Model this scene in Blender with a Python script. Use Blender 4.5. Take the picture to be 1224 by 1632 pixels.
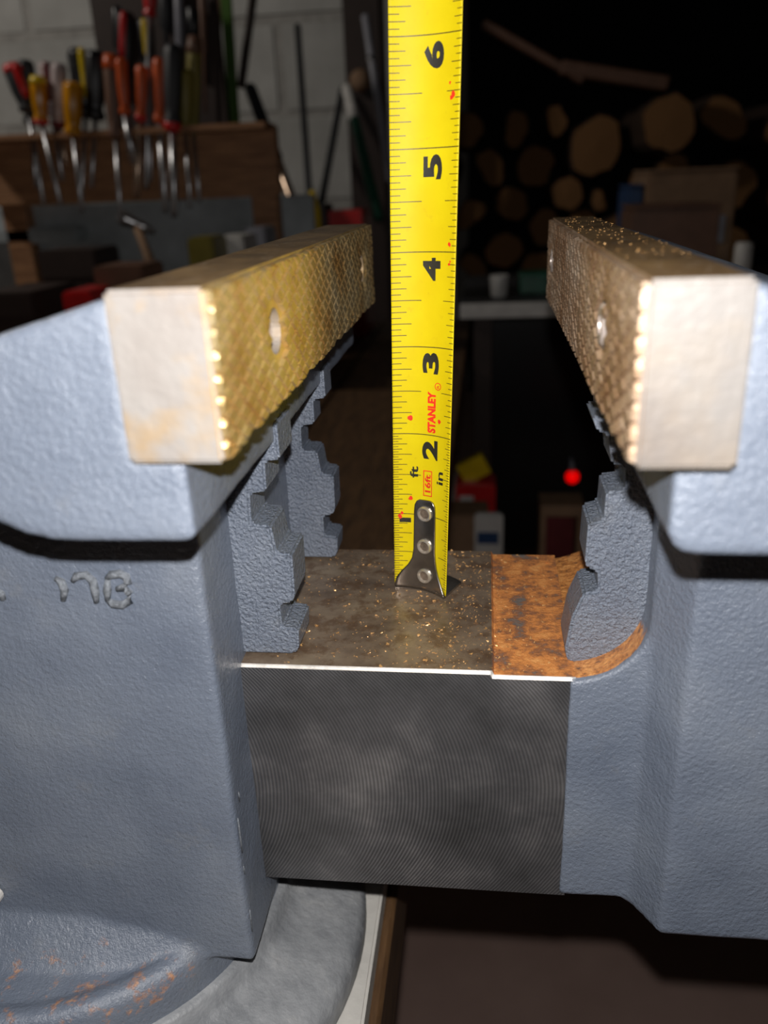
import bpy, bmesh, math, random
from mathutils import Vector, Matrix, noise
random.seed(7)
scn = bpy.context.scene
col = scn.collection
for o in list(bpy.data.objects):
    bpy.data.objects.remove(o)

# ------------------------------------------------------------------ camera
FPX, PX, PY = 1314.08, 612.0, 816.0
RIGHT = Vector((0.99240758, 0.11626757, -0.04011296))
DOWN = Vector((0.00623992, -0.37331695, -0.92768288))
FWD = Vector((-0.12283428, 0.92038921, -0.37120807))
CAM = Vector((0.0202, -0.2316, 0.1194))
cd = bpy.data.cameras.new('camera')
cam = bpy.data.objects.new('camera', cd)
col.objects.link(cam)
UP = -DOWN
BACK = -FWD
cam.matrix_world = Matrix(((RIGHT.x, UP.x, BACK.x, CAM.x), (RIGHT.y, UP.y, BACK.y, CAM.y),
                           (RIGHT.z, UP.z, BACK.z, CAM.z), (0, 0, 0, 1)))
cd.sensor_fit = 'VERTICAL'
cd.sensor_height = 36.0
cd.lens = 36.0 * FPX / 1632.0
cd.clip_start = 0.005
cd.clip_end = 50
cd.dof.use_dof = True
cd.dof.focus_distance = 0.235
cd.dof.aperture_fstop = 11.5
scn.camera = cam

# ------------------------------------------------------------------ light
scn.view_settings.view_transform = 'Standard'
scn.view_settings.look = 'None'
scn.view_settings.gamma = 1.0
scn.view_settings.use_curve_mapping = False
scn.view_settings.exposure = 0.0
world = bpy.data.worlds.new('night')
scn.world = world
world.use_nodes = True
world.node_tree.nodes['Background'].inputs[0].default_value = (0.9, 0.8, 0.7, 1)
world.node_tree.nodes['Background'].inputs[1].default_value = 0.004


def lamp(name, kind, loc, energy, color=(1, 1, 1), **kw):
    d = bpy.data.lights.new(name, kind)
    d.energy = energy
    d.color = color
    for k, v in kw.items():
        setattr(d, k, v)
    o = bpy.data.objects.new(name, d)
    o.location = loc
    col.objects.link(o)
    return o


# the phone's own flash, a little above its lens
flash = lamp('phone_flash', 'POINT', CAM + UP * 0.018, 3.1, (1.0, 0.97, 0.94), shadow_soft_size=0.0022)
# added unseen fill lamp that brightens the back wall and bench clutter
fill_lamp = lamp('background_fill', 'POINT', (-1.30, 0.70, 0.95), 15.0, (1.0, 0.93, 0.84), shadow_soft_size=0.06)


# ------------------------------------------------------------------ helpers
def at(px, py, y):
    """the place on the plane Y = y that lies along a sight line"""
    r = RIGHT * (px - PX) + DOWN * (py - PY) + FWD * FPX
    return CAM + r * ((y - CAM.y) / r.y)


def tag(o, label=None, cat=None, group=None, kind=None):
    for k, v in (('label', label), ('category', cat), ('group', group), ('kind', kind)):
        if v:
            o[k] = v
    return o


def empty(name, loc=(0, 0, 0), parent=None):
    o = bpy.data.objects.new(name, None)
    o.empty_display_size = 0.02
    o.location = loc
    o.parent = parent
    col.objects.link(o)
    return o


def obj(name, bm, mats, parent=None, smooth=False, recalc=True):
    if recalc:
        bmesh.ops.recalc_face_normals(bm, faces=bm.faces)
    me = bpy.data.meshes.new(name)
    bm.to_mesh(me)
    bm.free()
    if not isinstance(mats, (list, tuple)):
        mats = [mats]
    for m in mats:
        me.materials.append(m)
    if smooth:
        me.polygons.foreach_set('use_smooth', [True] * len(me.polygons))
    o = bpy.data.objects.new(name, me)
    col.objects.link(o)
    if parent:
        o.parent = parent
        pl = parent
        off = Vector((0, 0, 0))
        while pl:
            off += pl.location
            pl = pl.parent
        me.transform(Matrix.Translation(-off))
    return o


def box(bm, x0, x1, y0, y1, z0, z1, bev=0, seg=2):
    g = bmesh.ops.create_cube(bm, size=1)
    vs = g['verts']
    for v in vs:
        v.co = Vector(((x0 + x1) / 2 + v.co.x * (x1 - x0), (y0 + y1) / 2 + v.co.y * (y1 - y0),
                       (z0 + z1) / 2 + v.co.z * (z1 - z0)))
    if bev:
        es = set()
        for v in vs:
            es.update(v.link_edges)
        bmesh.ops.bevel(bm, geom=list(es), offset=bev, segments=seg, affect='EDGES')
    return bm


def prism(bm, pts, a, b, axis='y', bev=0, seg=2):
    """outline pts extruded between a and b along an axis; pts are in the other two axes"""
    def mk(p, t):
        if axis == 'y':
            return (p[0], t, p[1])
        if axis == 'x':
            return (t, p[0], p[1])
        return (p[0], p[1], t)
    v0 = [bm.verts.new(mk(p, a)) for p in pts]
    v1 = [bm.verts.new(mk(p, b)) for p in pts]
    fs = [bm.faces.new(v0), bm.faces.new(v1[::-1])]
    n = len(pts)
    for i in range(n):
        fs.append(bm.faces.new((v0[i], v1[i], v1[(i + 1) % n], v0[(i + 1) % n])))
    bmesh.ops.recalc_face_normals(bm, faces=fs)
    if bev:
        es = set()
        for f in fs:
            es.update(f.edges)
        bmesh.ops.bevel(bm, geom=list(es), offset=bev, segments=seg, affect='EDGES', clamp_overlap=True)
    return bm


def frame_of(d):
    d = d.normalized()
    a = Vector((0, 0, 1)) if abs(d.z) < 0.9 else Vector((1, 0, 0))
    u = d.cross(a).normalized()
    return u, d.cross(u).normalized()


def tube(bm, stations, seg=12, cap=True, flute=0.0, nfl=6, bent=False):
    """stations: list of (point, radius) along one straight or bent line"""
    rings = []
    pts = [Vector(p) for p, r in stations]
    axis = max(pts, key=lambda q: (q - pts[0]).length) - pts[0]
    for i, (p, r) in enumerate(stations):
        d = (pts[min(i + 1, len(pts) - 1)] - pts[max(i - 1, 0)]) if bent else axis
        u, v = frame_of(d)
        ring = []
        for k in range(seg):
            a = 2 * math.pi * k / seg
            rr = r * (1 + flute * math.cos(nfl * a))
            ring.append(bm.verts.new(Vector(p) + (u * math.cos(a) + v * math.sin(a)) * rr))
        rings.append(ring)
    for i in range(len(rings) - 1):
        for k in range(seg):
            bm.faces.new((rings[i][k], rings[i][(k + 1) % seg], rings[i + 1][(k + 1) % seg], rings[i + 1][k]))
    if cap:
        bm.faces.new(rings[0][::-1])
        bm.faces.new(rings[-1])
    return bm


def lathe(bm, prof, cx, cy, seg=48):
    rings = []
    for r, z in prof:
        rings.append([bm.verts.new((cx + r * math.cos(2 * math.pi * k / seg), cy + r * math.sin(2 * math.pi * k / seg), z))
                      for k in range(seg)])
    for i in range(len(rings) - 1):
        for k in range(seg):
            bm.faces.new((rings[i][k], rings[i][(k + 1) % seg], rings[i + 1][(k + 1) % seg], rings[i + 1][k]))
    bm.faces.new(rings[0][::-1])
    bm.faces.new(rings[-1])
    return bm


# ------------------------------------------------------------------ materials
class NT:
    def __init__(self, name):
        self.m = bpy.data.materials.new(name)
        self.m.use_nodes = True
        self.t = self.m.node_tree
        self.b = self.t.nodes['Principled BSDF']
        self.tc = self.t.nodes.new('ShaderNodeTexCoord')

    def n(self, kind, **kw):
        x = self.t.nodes.new(kind)
        for k, v in kw.items():
            setattr(x, k, v)
        return x

    def l(self, a, b):
        self.t.links.new(a, b)

    def noise(self, scale, detail=4, rough=0.55, vec=None, stretch=None):
        x = self.n('ShaderNodeTexNoise')
        x.inputs['Scale'].default_value = scale
        x.inputs['Detail'].default_value = detail
        x.inputs['Roughness'].default_value = rough
        src = vec or self.tc.outputs['Object']
        if stretch:
            mp = self.n('ShaderNodeMapping')
            mp.inputs['Scale'].default_value = stretch
            self.l(src, mp.inputs['Vector'])
            src = mp.outputs['Vector']
        self.l(src, x.inputs['Vector'])
        return x.outputs['Fac']

    def ramp(self, fac, stops):
        r = self.n('ShaderNodeValToRGB')
        e = r.color_ramp.elements
        while len(e) < len(stops):
            e.new(0.5)
        for i, (p, c) in enumerate(stops):
            e[i].position = p
            e[i].color = c if len(c) == 4 else (*c, 1)
        self.l(fac, r.inputs['Fac'])
        return r.outputs['Color']

    def math(self, op, a, b=None, c=None, clamp=False):
        x = self.n('ShaderNodeMath', operation=op, use_clamp=clamp)
        for i, v in enumerate((a, b, c)):
            if v is None:
                continue
            if isinstance(v, (int, float)):
                x.inputs[i].default_value = v
            else:
                self.l(v, x.inputs[i])
        return x.outputs[0]

    def mix(self, fac, a, b, blend='MIX'):
        x = self.n('ShaderNodeMix', data_type='RGBA', blend_type=blend)
        for i, v in ((0, fac), (6, a), (7, b)):
            if isinstance(v, (int, float)):
                x.inputs[i].default_value = v
            elif isinstance(v, tuple):
                x.inputs[i].default_value = v if len(v) == 4 else (*v, 1)
            else:
                self.l(v, x.inputs[i])
        return x.outputs[2]

    def xyz(self, base=(-0.115, -0.027, -0.1255)):
        # object coordinates counted from the tape's zero point, not from the base of the vise
        a = self.n('ShaderNodeVectorMath', operation='ADD')
        a.inputs[1].default_value = base
        self.l(self.tc.outputs['Object'], a.inputs[0])
        s = self.n('ShaderNodeSeparateXYZ')
        self.l(a.outputs[0], s.inputs[0])
        return s.outputs

    def bump(self, h, dist, strength=1.0, prev=None):
        x = self.n('ShaderNodeBump')
        x.inputs['Distance'].default_value = dist
        x.inputs['Strength'].default_value = strength
        self.l(h, x.inputs['Height'])
        if prev:
            self.l(prev, x.inputs['Normal'])
        self.l(x.outputs[0], self.b.inputs['Normal'])
        return x.outputs[0]

    def set(self, base=None, rough=None, metal=None, **kw):
        for nm, v in (('Base Color', base), ('Roughness', rough), ('Metallic', metal)):
            if v is None:
                continue
            if isinstance(v, (int, float)):
                self.b.inputs[nm].default_value = v
            elif isinstance(v, tuple):
                self.b.inputs[nm].default_value = v if len(v) == 4 else (*v, 1)
            else:
                self.l(v, self.b.inputs[nm])
        for k, v in kw.items():
            self.b.inputs[k.replace('_', ' ')].default_value = v
        return self.m


def plain(name, c, rough=0.5, metal=0.0, var=0.25, scale=60, bump=0.0, **kw):
    t = NT(name)
    f = t.noise(scale)
    dark = tuple(x * (1 - var) for x in c)
    lite = tuple(min(1, x * (1 + var)) for x in c)
    if bump:
        t.bump(t.noise(scale * 4), bump)
    return t.set(t.ramp(f, [(0.3, dark), (0.7, lite)]), rough, metal, **kw)


def paint_material(name, pebble, fine, rust_spots=None, wear=0.0):
    t = NT(name)
    base = t.ramp(t.noise(28, 5), [(0.3, (0.125, 0.150, 0.200)), (0.52, (0.160, 0.188, 0.242)), (0.75, (0.205, 0.232, 0.280))])
    smear = t.ramp(t.noise(70, 6, 0.7), [(0.60, (0, 0, 0)), (0.78, (1, 1, 1))])
    base = t.mix(t.math('MULTIPLY', smear, 0.22), base, (0.28, 0.26, 0.22))
    if rust_spots:
        x, y, z = t.xyz()
        x0, x1, y0, y1, z0, z1, amount = rust_spots

        def win(v, a, b, s):
            lo = t.math('MULTIPLY', t.math('SUBTRACT', v, a), 1 / s, clamp=True)
            hi = t.math('MULTIPLY', t.math('SUBTRACT', b, v), 1 / s, clamp=True)
            return t.math('MULTIPLY', lo, hi)
        w = t.math('MULTIPLY', t.math('MULTIPLY', win(x, x0, x1, 0.006), win(y, y0, y1, 0.002)), win(z, z0, z1, 0.006))
        nz = t.noise(170, 6, 0.7)
        k = t.math('MULTIPLY', t.math('SUBTRACT', t.math('ADD', t.math('MULTIPLY', w, amount), nz), 0.62 + amount * 0.5), 6, clamp=True)
        k = t.math('MULTIPLY', k, t.math('MULTIPLY', w, 3, clamp=True))
        rust = t.ramp(t.noise(500, 5, 0.7), [(0.33, (0.16, 0.085, 0.05)), (0.46, (0.52, 0.20, 0.055)), (0.65, (0.78, 0.37, 0.12))])
        base = t.mix(k, base, rust)
    b1 = t.bump(t.noise(pebble[0], 3, 0.5), pebble[1])
    t.bump(t.noise(fine[0], 4, 0.6), fine[1], 1.0, b1)
    rr = t.ramp(t.noise(45, 4), [(0.3, (0.22,) * 3), (0.7, (0.36,) * 3)])
    return t.set(base, rr, 0.0, Specular_IOR_Level=0.85)


M = {}
M['paint_left'] = paint_material('grey_blue_paint_fixed', (800, 0.00034), (2400, 0.0002), (-0.130, -0.056, -0.094, -0.064, -0.10, -0.078, 0.15))
M['paint_right'] = paint_material('grey_blue_paint_sliding', (800, 0.00040), (2400, 0.0002), (0.020, 0.0640, -0.0470, 0.040, -0.014, 0.024, 1.2))
M['paint_rib'] = paint_material('grey_blue_paint_pebbled', (1050, 0.0013), (2600, 0.0003))
M['paint_worn_glint'] = plain('worn_glint_paint', (0.22, 0.24, 0.27), 0.35, 0.3, 0.5, 900, 0.0004)  # paler tone for chipped paint and for painted-in sparkle on the marks

t = NT('swivel_base_paint')
base = t.ramp(t.noise(55, 6, 0.65), [(0.3, (0.18, 0.19, 0.205)), (0.55, (0.30, 0.31, 0.325)), (0.72, (0.42, 0.42, 0.42))])
t.bump(t.noise(330, 4), 0.0006)
M['base_paint'] = t.set(base, 0.5, 0.0)

# machined slide bar : front with arcs left by a face mill
t = NT('milled_steel_dark')
x, y, z = t.xyz()
zz = t.math('ADD', z, 0.040)
R2 = 0.056
ph = t.math('SUBTRACT', x, t.math('SQRT', t.math('MAXIMUM', t.math('SUBTRACT', R2 * R2, t.math('MULTIPLY', zz, zz)), 1e-5)))
ph = t.math('ADD', ph, t.math('MULTIPLY', t.noise(40, 2), 0.0012))
w1 = t.math('SINE', t.math('MULTIPLY', ph, 2 * math.pi / 0.00105))
w2 = t.math('SINE', t.math('MULTIPLY', ph, 2 * math.pi / 0.0083))
h = t.math('ADD', w1, t.math('MULTIPLY', w2, 0.12))
cl = t.ramp(t.noise(38, 5, 0.6), [(0.32, (0.13, 0.13, 0.135)), (0.52, (0.21, 0.208, 0.218)), (0.70, (0.36, 0.35, 0.355))])
cl = t.mix(t.math('MULTIPLY', t.math('ADD', w1, 1), 0.22), cl, (0.02, 0.02, 0.021))
dust = t.ramp(t.noise(1600, 2), [(0.70, (0, 0, 0)), (0.76, (1, 1, 1))])
cl = t.mix(t.math('MULTIPLY', dust, 0.35), cl, (0.3, 0.28, 0.25))
t.bump(h, 0.00005, 0.8)
M['bar_front'] = t.set(cl, 0.44, 0.75)

t = NT('slide_bar_top_steel')
cl = t.ramp(t.noise(60, 6, 0.65), [(0.3, (0.14, 0.10, 0.075)), (0.5, (0.28, 0.21, 0.15)), (0.72, (0.38, 0.30, 0.21))])
gr = t.ramp(t.noise(150, 7, 0.72), [(0.48, (0, 0, 0)), (0.60, (1, 1, 1))])
cl = t.mix(t.math('MULTIPLY', gr, 0.6), cl, (0.13, 0.065, 0.03))
t.bump(t.noise(500, 4), 0.00012)
rr = t.ramp(t.noise(80, 5), [(0.35, (0.3,) * 3), (0.7, (0.55,) * 3)])
M['bar_top'] = t.set(cl, rr, 0.45)

t = NT('rusty_bar_step')
cl = t.ramp(t.noise(120, 7, 0.72), [(0.36, (0.16, 0.14, 0.125)), (0.44, (0.30, 0.12, 0.05)), (0.54, (0.66, 0.25, 0.065)), (0.70, (0.85, 0.42, 0.14))])
t.bump(t.noise(700, 5, 0.7), 0.0005)
M['bar_rust'] = t.set(cl, 0.75, 0.1)
M['edge_glint'] = plain('steel_edge_glint', (0.85, 0.82, 0.78), 0.35, 0.55, 0.15, 400)  # bright steel edge, the flash glint put into its colour

# jaw plates
def plate_end(name, stain, k):
    t = NT(name)
    cl = t.ramp(t.noise(45, 5), [(0.3, (0.275 * k, 0.245 * k, 0.225 * k)), (0.6, (0.34 * k, 0.318 * k, 0.30 * k))])
    st = t.ramp(t.noise(60, 4), [(0.45, (0, 0, 0)), (0.66, (1, 1, 1))])
    cl = t.mix(t.math('MULTIPLY', st, stain), cl, (0.36, 0.225, 0.08))
    t.bump(t.noise(400, 4), 0.0002)
    return t.set(cl, 0.5, 0.25)


M['plate_end_left'] = plate_end('ground_steel_end_stained', 0.9, 0.9)
M['plate_end_right'] = plate_end('ground_steel_end_clean', 0.18, 0.66)


def rust_plate(name, c0, c1, c2, metal, gloss=0.42):
    t = NT(name)
    cl = t.ramp(t.noise(55, 7, 0.65), [(0.3, c0), (0.52, c1), (0.74, c2)])
    sp = t.ramp(t.noise(500, 4, 0.6), [(0.58, (0, 0, 0)), (0.70, (1, 1, 1))])
    cl = t.mix(t.math('MULTIPLY', sp, 0.5), cl, (0.55, 0.45, 0.35))
    t.bump(t.noise(900, 4), 0.00025)
    return t.set(cl, gloss, metal)


M['teeth_left'] = rust_plate('tape_lit_rusted_teeth', (0.66, 0.38, 0.12), (0.92, 0.70, 0.34), (0.95, 0.80, 0.50), 0.80, 0.30)  # rusted steel, with the tape's yellow reflection partly put into the colour
M['teeth_right'] = rust_plate('rusted_steel_teeth', (0.28, 0.14, 0.065), (0.46, 0.31, 0.20), (0.64, 0.53, 0.42), 0.5)
M['plate_top'] = rust_plate('dark_rusted_plate_top', (0.08, 0.05, 0.025), (0.18, 0.11, 0.05), (0.32, 0.20, 0.085), 0.2)
M['bolt'] = plain('bright_bolt', (0.6, 0.52, 0.48), 0.4, 0.5, 0.2, 300)
M['filing'] = plain('golden_filings', (0.70, 0.40, 0.16), 0.35, 0.4, 0.4, 3000)

# tape measure
t = NT('yellow_tape_enamel')
cl = t.ramp(t.noise(70, 5), [(0.35, (0.64, 0.49, 0.004)), (0.7, (0.69, 0.56, 0.006))])
gr = t.ramp(t.noise(420, 5, 0.7), [(0.60, (0, 0, 0)), (0.75, (1, 1, 1))])
cl = t.mix(t.math('MULTIPLY', gr, 0.25), cl, (0.45, 0.25, 0.02))
M['tape'] = t.set(cl, 0.5, 0.0, Specular_IOR_Level=0.16)
M['ink'] = plain('black_print', (0.022, 0.02, 0.014), 0.5, 0, 0.3, 300)
M['fine_ink'] = plain('fine_tick_print', (0.085, 0.06, 0.008), 0.5, 0, 0.3, 300)
M['red_ink'] = plain('red_print', (0.75, 0.035, 0.012), 0.45, 0, 0.2, 300)
M['hook'] = plain('blackened_chrome_hook', (0.34, 0.32, 0.30), 0.24, 0.95, 0.3, 160)
M['hook_core'] = plain('rivet_core_shade', (0.16, 0.12, 0.09), 0.5, 0.4, 0.4, 900)  # dark colour stands for the shade inside the hollow rivet
M['rivet'] = plain('nickel_rivet', (0.75, 0.70, 0.62), 0.28, 0.8, 0.2, 300)
M['tape_edge'] = plain('tape_steel_edge', (0.5, 0.46, 0.3), 0.5, 0.3, 0.2, 200)

# surroundings
t = NT('painted_block')
cl = t.ramp(t.noise(9, 6), [(0.3, (0.44, 0.44, 0.42)), (0.7, (0.60, 0.60, 0.58))])
t.bump(t.noise(160, 5, 0.7), 0.002)
M['block'] = t.set(cl, 0.85, 0)
M['mortar'] = plain('mortar', (0.40, 0.39, 0.37), 0.9, 0, 0.2, 30)
M['void_wall'] = plain('dark_void_wall', (0.012, 0.013, 0.018), 0.9, 0, 0.3, 5)  # near-black tone paints in the darkness of the unlit depth


def wood(name, a, b, scale=18, stretch=(1, 8, 8), rough=0.6):
    t = NT(name)
    f = t.noise(scale, 6, 0.65, stretch=stretch)
    t.bump(f, 0.0008)
    return t.set(t.ramp(f, [(0.3, a), (0.7, b)]), rough, 0)


M['rack_wood'] = wood('rack_wood', (0.22, 0.10, 0.048), (0.50, 0.26, 0.125))
M['bench_wood'] = wood('bench_wood', (0.05, 0.025, 0.011), (0.17, 0.088, 0.036), 14, (9, 1.5, 9))
M['floor'] = wood('floor_brown', (0.60, 0.40, 0.34), (0.70, 0.48, 0.41), 6, (2, 2, 2), 0.8)
M['white_board'] = plain('white_painted_board', (0.62, 0.60, 0.56), 0.55, 0, 0.12, 60, 0.0003)
M['steel'] = plain('steel_rod', (0.55, 0.55, 0.57), 0.3, 0.9, 0.15, 60)
M['copper_steel'] = plain('warm_steel_rod', (0.65, 0.48, 0.36), 0.3, 0.9, 0.15, 60)
M['grey_metal'] = plain('grey_sheet_metal', (0.42, 0.46, 0.48), 0.5, 0.2, 0.3, 12)
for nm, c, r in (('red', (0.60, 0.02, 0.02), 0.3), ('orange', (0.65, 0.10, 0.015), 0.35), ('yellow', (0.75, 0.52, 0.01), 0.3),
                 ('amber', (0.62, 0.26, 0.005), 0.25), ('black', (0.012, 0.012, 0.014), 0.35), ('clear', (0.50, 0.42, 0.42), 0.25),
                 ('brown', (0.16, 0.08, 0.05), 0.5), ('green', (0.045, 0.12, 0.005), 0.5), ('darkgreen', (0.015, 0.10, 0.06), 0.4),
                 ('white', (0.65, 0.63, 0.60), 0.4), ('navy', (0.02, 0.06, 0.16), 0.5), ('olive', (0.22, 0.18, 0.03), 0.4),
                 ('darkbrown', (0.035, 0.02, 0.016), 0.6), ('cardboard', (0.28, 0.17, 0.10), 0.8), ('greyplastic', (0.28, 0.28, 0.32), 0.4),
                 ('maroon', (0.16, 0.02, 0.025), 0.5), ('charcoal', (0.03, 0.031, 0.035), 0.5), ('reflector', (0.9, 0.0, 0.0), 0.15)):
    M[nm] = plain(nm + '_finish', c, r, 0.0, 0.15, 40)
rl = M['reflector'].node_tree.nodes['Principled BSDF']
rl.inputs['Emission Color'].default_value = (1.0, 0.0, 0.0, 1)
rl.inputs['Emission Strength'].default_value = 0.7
M['bark'] = wood('bark', (0.03, 0.018, 0.012), (0.09, 0.05, 0.03), 25, (4, 1, 4), 0.9)
t = NT('cut_log_end')
f = t.noise(26, 5)
M['log_end'] = t.set(t.ramp(f, [(0.3, (0.15, 0.07, 0.025)), (0.7, (0.40, 0.20, 0.075))]), 0.85, 0)
MM = 0.001

# ================================================================== STRUCTURE
FLOOR_Z = -0.74
bm = bmesh.new()
box(bm, -2.2, 3.0, -0.6, 3.5, FLOOR_Z - 0.05, FLOOR_Z)
tag(obj('floor', bm, M['floor']), kind='structure')
bm = bmesh.new()
box(bm, -2.1, -0.06, 1.8995, 2.05, FLOOR_Z, 1.25)
wall = tag(obj('wall_back', bm, M['mortar']), kind='structure')
bm = bmesh.new()
box(bm, 0, 0.388, 0, 0.03, 0, 0.188, 0.006, 2)
blk = obj('block', bm, M['block'], None)
blk_me = blk.data
first = True
for r in range(-1, 6):
    for k in range(-5, 1):
        x0 = k * 0.398 - 0.06 - (0.199 if r % 2 else 0.0)
        if x0 + 0.388 > -0.05:
            continue
        o = blk if first else bpy.data.objects.new('block', blk_me)
        if not first:
            col.objects.link(o)
        first = False
        o.parent = wall
        o.location = (x0, 1.895 + random.uniform(-0.002, 0.002), -0.115 + r * 0.198)
bm = bmesh.new()
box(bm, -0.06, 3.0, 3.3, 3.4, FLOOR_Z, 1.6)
tag(obj('wall_far', bm, M['void_wall']), kind='structure')

# ================================================================== WORKBENCH
BZ = -0.137
bench = tag(empty('workbench', (-0.6, 0.3, FLOOR_Z)), 'brown wooden workbench carrying the bench vise at its end', 'workbench')
for i in range(6):
    bm = bmesh.new()
    xa = -0.012 - (i + 1) * 0.17
    box(bm, xa + 0.0012, xa + 0.1688, -0.30, 1.42, BZ - 0.04, BZ, 0.0015, 1)
    obj('plank', bm, M['bench_wood'], bench)
for (xx, yy) in ((-0.10, -0.22), (-0.10, 1.34), (-0.97, -0.22), (-0.97, 1.34)):
    bm = bmesh.new()
    box(bm, xx - 0.04, xx + 0.04, yy - 0.04, yy + 0.04, FLOOR_Z, BZ - 0.12, 0.003, 1)
    obj('leg', bm, M['bench_wood'], bench)
bm = bmesh.new()
box(bm, -0.055, -0.03, -0.26, 1.38, BZ - 0.14, BZ - 0.04, 0.002, 1)
obj('apron', bm, M['bench_wood'], bench)
bm = bmesh.new()
box(bm, -1.02, -0.995, -0.26, 1.38, BZ - 0.14, BZ - 0.04, 0.002, 1)
obj('apron', bm, M['bench_wood'], bench)

bm = bmesh.new()
box(bm, -0.235, -0.0170, -0.140, 0.075, BZ, -0.1255, 0.001, 2)
tag(obj('mounting_board', bm, M['white_board']), 'white painted board between the vise base and the workbench', 'board')

# ================================================================== BENCH VISE
vise = tag(empty('bench_vise', (-0.115, -0.027, -0.1255)),
           'heavy grey-blue cast bench vise with rusty toothed jaws standing half open', 'vise')


def casting(name, build, mat, voxel=0.00105, smooth=7, amp=0.0003):
    """closed solids fused and softened into one cast surface"""
    bm = bmesh.new()
    build(bm)
    bmesh.ops.recalc_face_normals(bm, faces=bm.faces)
    me = bpy.data.meshes.new(name + '_rough')
    bm.to_mesh(me)
    bm.free()
    tmp = bpy.data.objects.new(name + '_rough', me)
    col.objects.link(tmp)
    m = tmp.modifiers.new('r', 'REMESH')
    m.mode = 'VOXEL'
    m.voxel_size = voxel
    s = tmp.modifiers.new('s', 'SMOOTH')
    s.factor = 0.5
    s.iterations = smooth
    dg = bpy.context.evaluated_depsgraph_get()
    dg.update()
    me2 = bpy.data.meshes.new_from_object(tmp.evaluated_get(dg))
    bpy.data.objects.remove(tmp)
    bm = bmesh.new()
    bm.from_mesh(me2)
    bpy.data.meshes.remove(me2)
    bm.normal_update()
    for v in bm.verts:
        d = noise.noise(v.co * 55) * amp + noise.noise(v.co * 160) * amp * 0.35
        v.co += v.normal * d
    return obj(name, bm, mat, vise, smooth=True, recalc=False)


def mmp(pts):
    return [(a * MM, b * MM) for a, b in pts]


HN, HF = -0.1015, 0.0885


def fixed(bm):
    prism(bm, mmp([(-31.5, 61), (-31.5, 76.2), (-40.6, 76.2), (-40.6, 104), (-61, 98.3), (-80, 92), (-94, 86), (-98, 81),
                   (-92, 75), (-78, 68.5), (-68, 63.6), (-64, 61.8), (-59, 60.6), (-34, 60.4)]), HN, HF)
    box(bm, -0.170, -0.0455, -0.065, 0.047, -0.0885, 0.070)
    lathe(bm, [(0.066, -0.106), (0.0668, -0.090), (0.0662, -0.0865), (0.0640, -0.0842), (0.0612, -0.0846), (0.0585, -0.0862), (0.02, -0.0865)], -0.115, -0.027, 64)
    hv = [bm.verts.new((x * MM, y * MM, z * MM)) for x, y, z in
          [(-165, -64, -74), (-165, -78, -88), (-165, -64, -88), (-92, -64, -74), (-92, -67, -80), (-92, -76, -88), (-92, -64, -88),
           (-70, -64, -79), (-70, -69, -88), (-57, -64.5, -88), (-57, -64, -84), (-70, -60, -88)]]
    hull = bmesh.ops.convex_hull(bm, input=hv)
    junk = list({g for g in hull['geom_interior'] + hull['geom_unused'] if isinstance(g, bmesh.types.BMVert)})
    if junk:
        bmesh.ops.delete(bm, geom=junk, context='VERTS')
    # gusset between column and head
    prism(bm, mmp([(-46, 40), (-46, 66), (-36, 66), (-40, 58)]), -0.040, 0.030)


body_left = casting('fixed_jaw_casting', fixed, M['paint_left'])


def sliding(bm):
    prism(bm, mmp([(50.3, 63), (50.3, 76.2), (58.4, 76.2), (58.4, 104), (78, 98), (100, 90), (114, 84), (117, 79),
                   (110, 72), (96, 65), (86, 60.5), (80, 59), (55.5, 58.9), (51.8, 60.0)]), HN, HF)
    arc = [(42 + 19 * math.sin(a), 17.6 - 19 * math.cos(a)) for a in [math.radians(d) for d in range(0, 91, 9)]]
    prism(bm, mmp(arc + [(61, 66), (112, 66), (112, -74.3), (42, -74.3)]), -0.0473, 0.029)
    box(bm, 0.068, 0.165, -0.058, 0.040, -0.0755, 0.066)
    prism(bm, mmp([(60, -46), (68, -58), (72, -46)]), -0.0755, 0.066, 'z')
    prism(bm, mmp([(52, 55), (62, 45), (66, 66), (52, 66)]), -0.036, 0.020)


body_right = casting('sliding_jaw_casting', sliding, M['paint_right'])

# swivel base
bm = bmesh.new()
lathe(bm, [(0.0935, -0.1254), (0.0945, -0.1235), (0.0945, -0.1165), (0.0925, -0.1135), (0.088, -0.1115), (0.078, -0.1085),
           (0.072, -0.1065), (0.0695, -0.1045), (0.0690, -0.1005), (0.0675, -0.0995)], -0.115, -0.027, 96)
obj('swivel_base', bm, M['base_paint'], vise, smooth=True)

# slide bar
bm = bmesh.new()
prism(bm, mmp([(-58, -75), (-58, 0), (22, 0), (22.6, -1.2), (43.5, -1.2), (43.5, -75)]), -0.0465, 0.029, 'y')
front_edges = [e for e in bm.edges if all(abs(v.co.y + 0.0465) < 1e-5 for v in e.verts)
               and all(v.co.z > -0.002 for v in e.verts)]
res = bmesh.ops.bevel(bm, geom=front_edges, offset=0.0008, segments=2, affect='EDGES')
bev_faces = set(res['faces'])
for f in bm.faces:
    n_, c_ = f.normal, f.calc_center_median()
    if f in bev_faces:
        f.material_index = 3
    elif n_.z > 0.5:
        f.material_index = 2 if c_.x > 0.022 else 1
    elif abs(n_.x) > 0.3 and c_.z > -0.003:
        f.material_index = 2
obj('slide_bar', bm, [M['bar_front'], M['bar_top'], M['bar_rust'], M['edge_glint']], vise)

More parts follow.
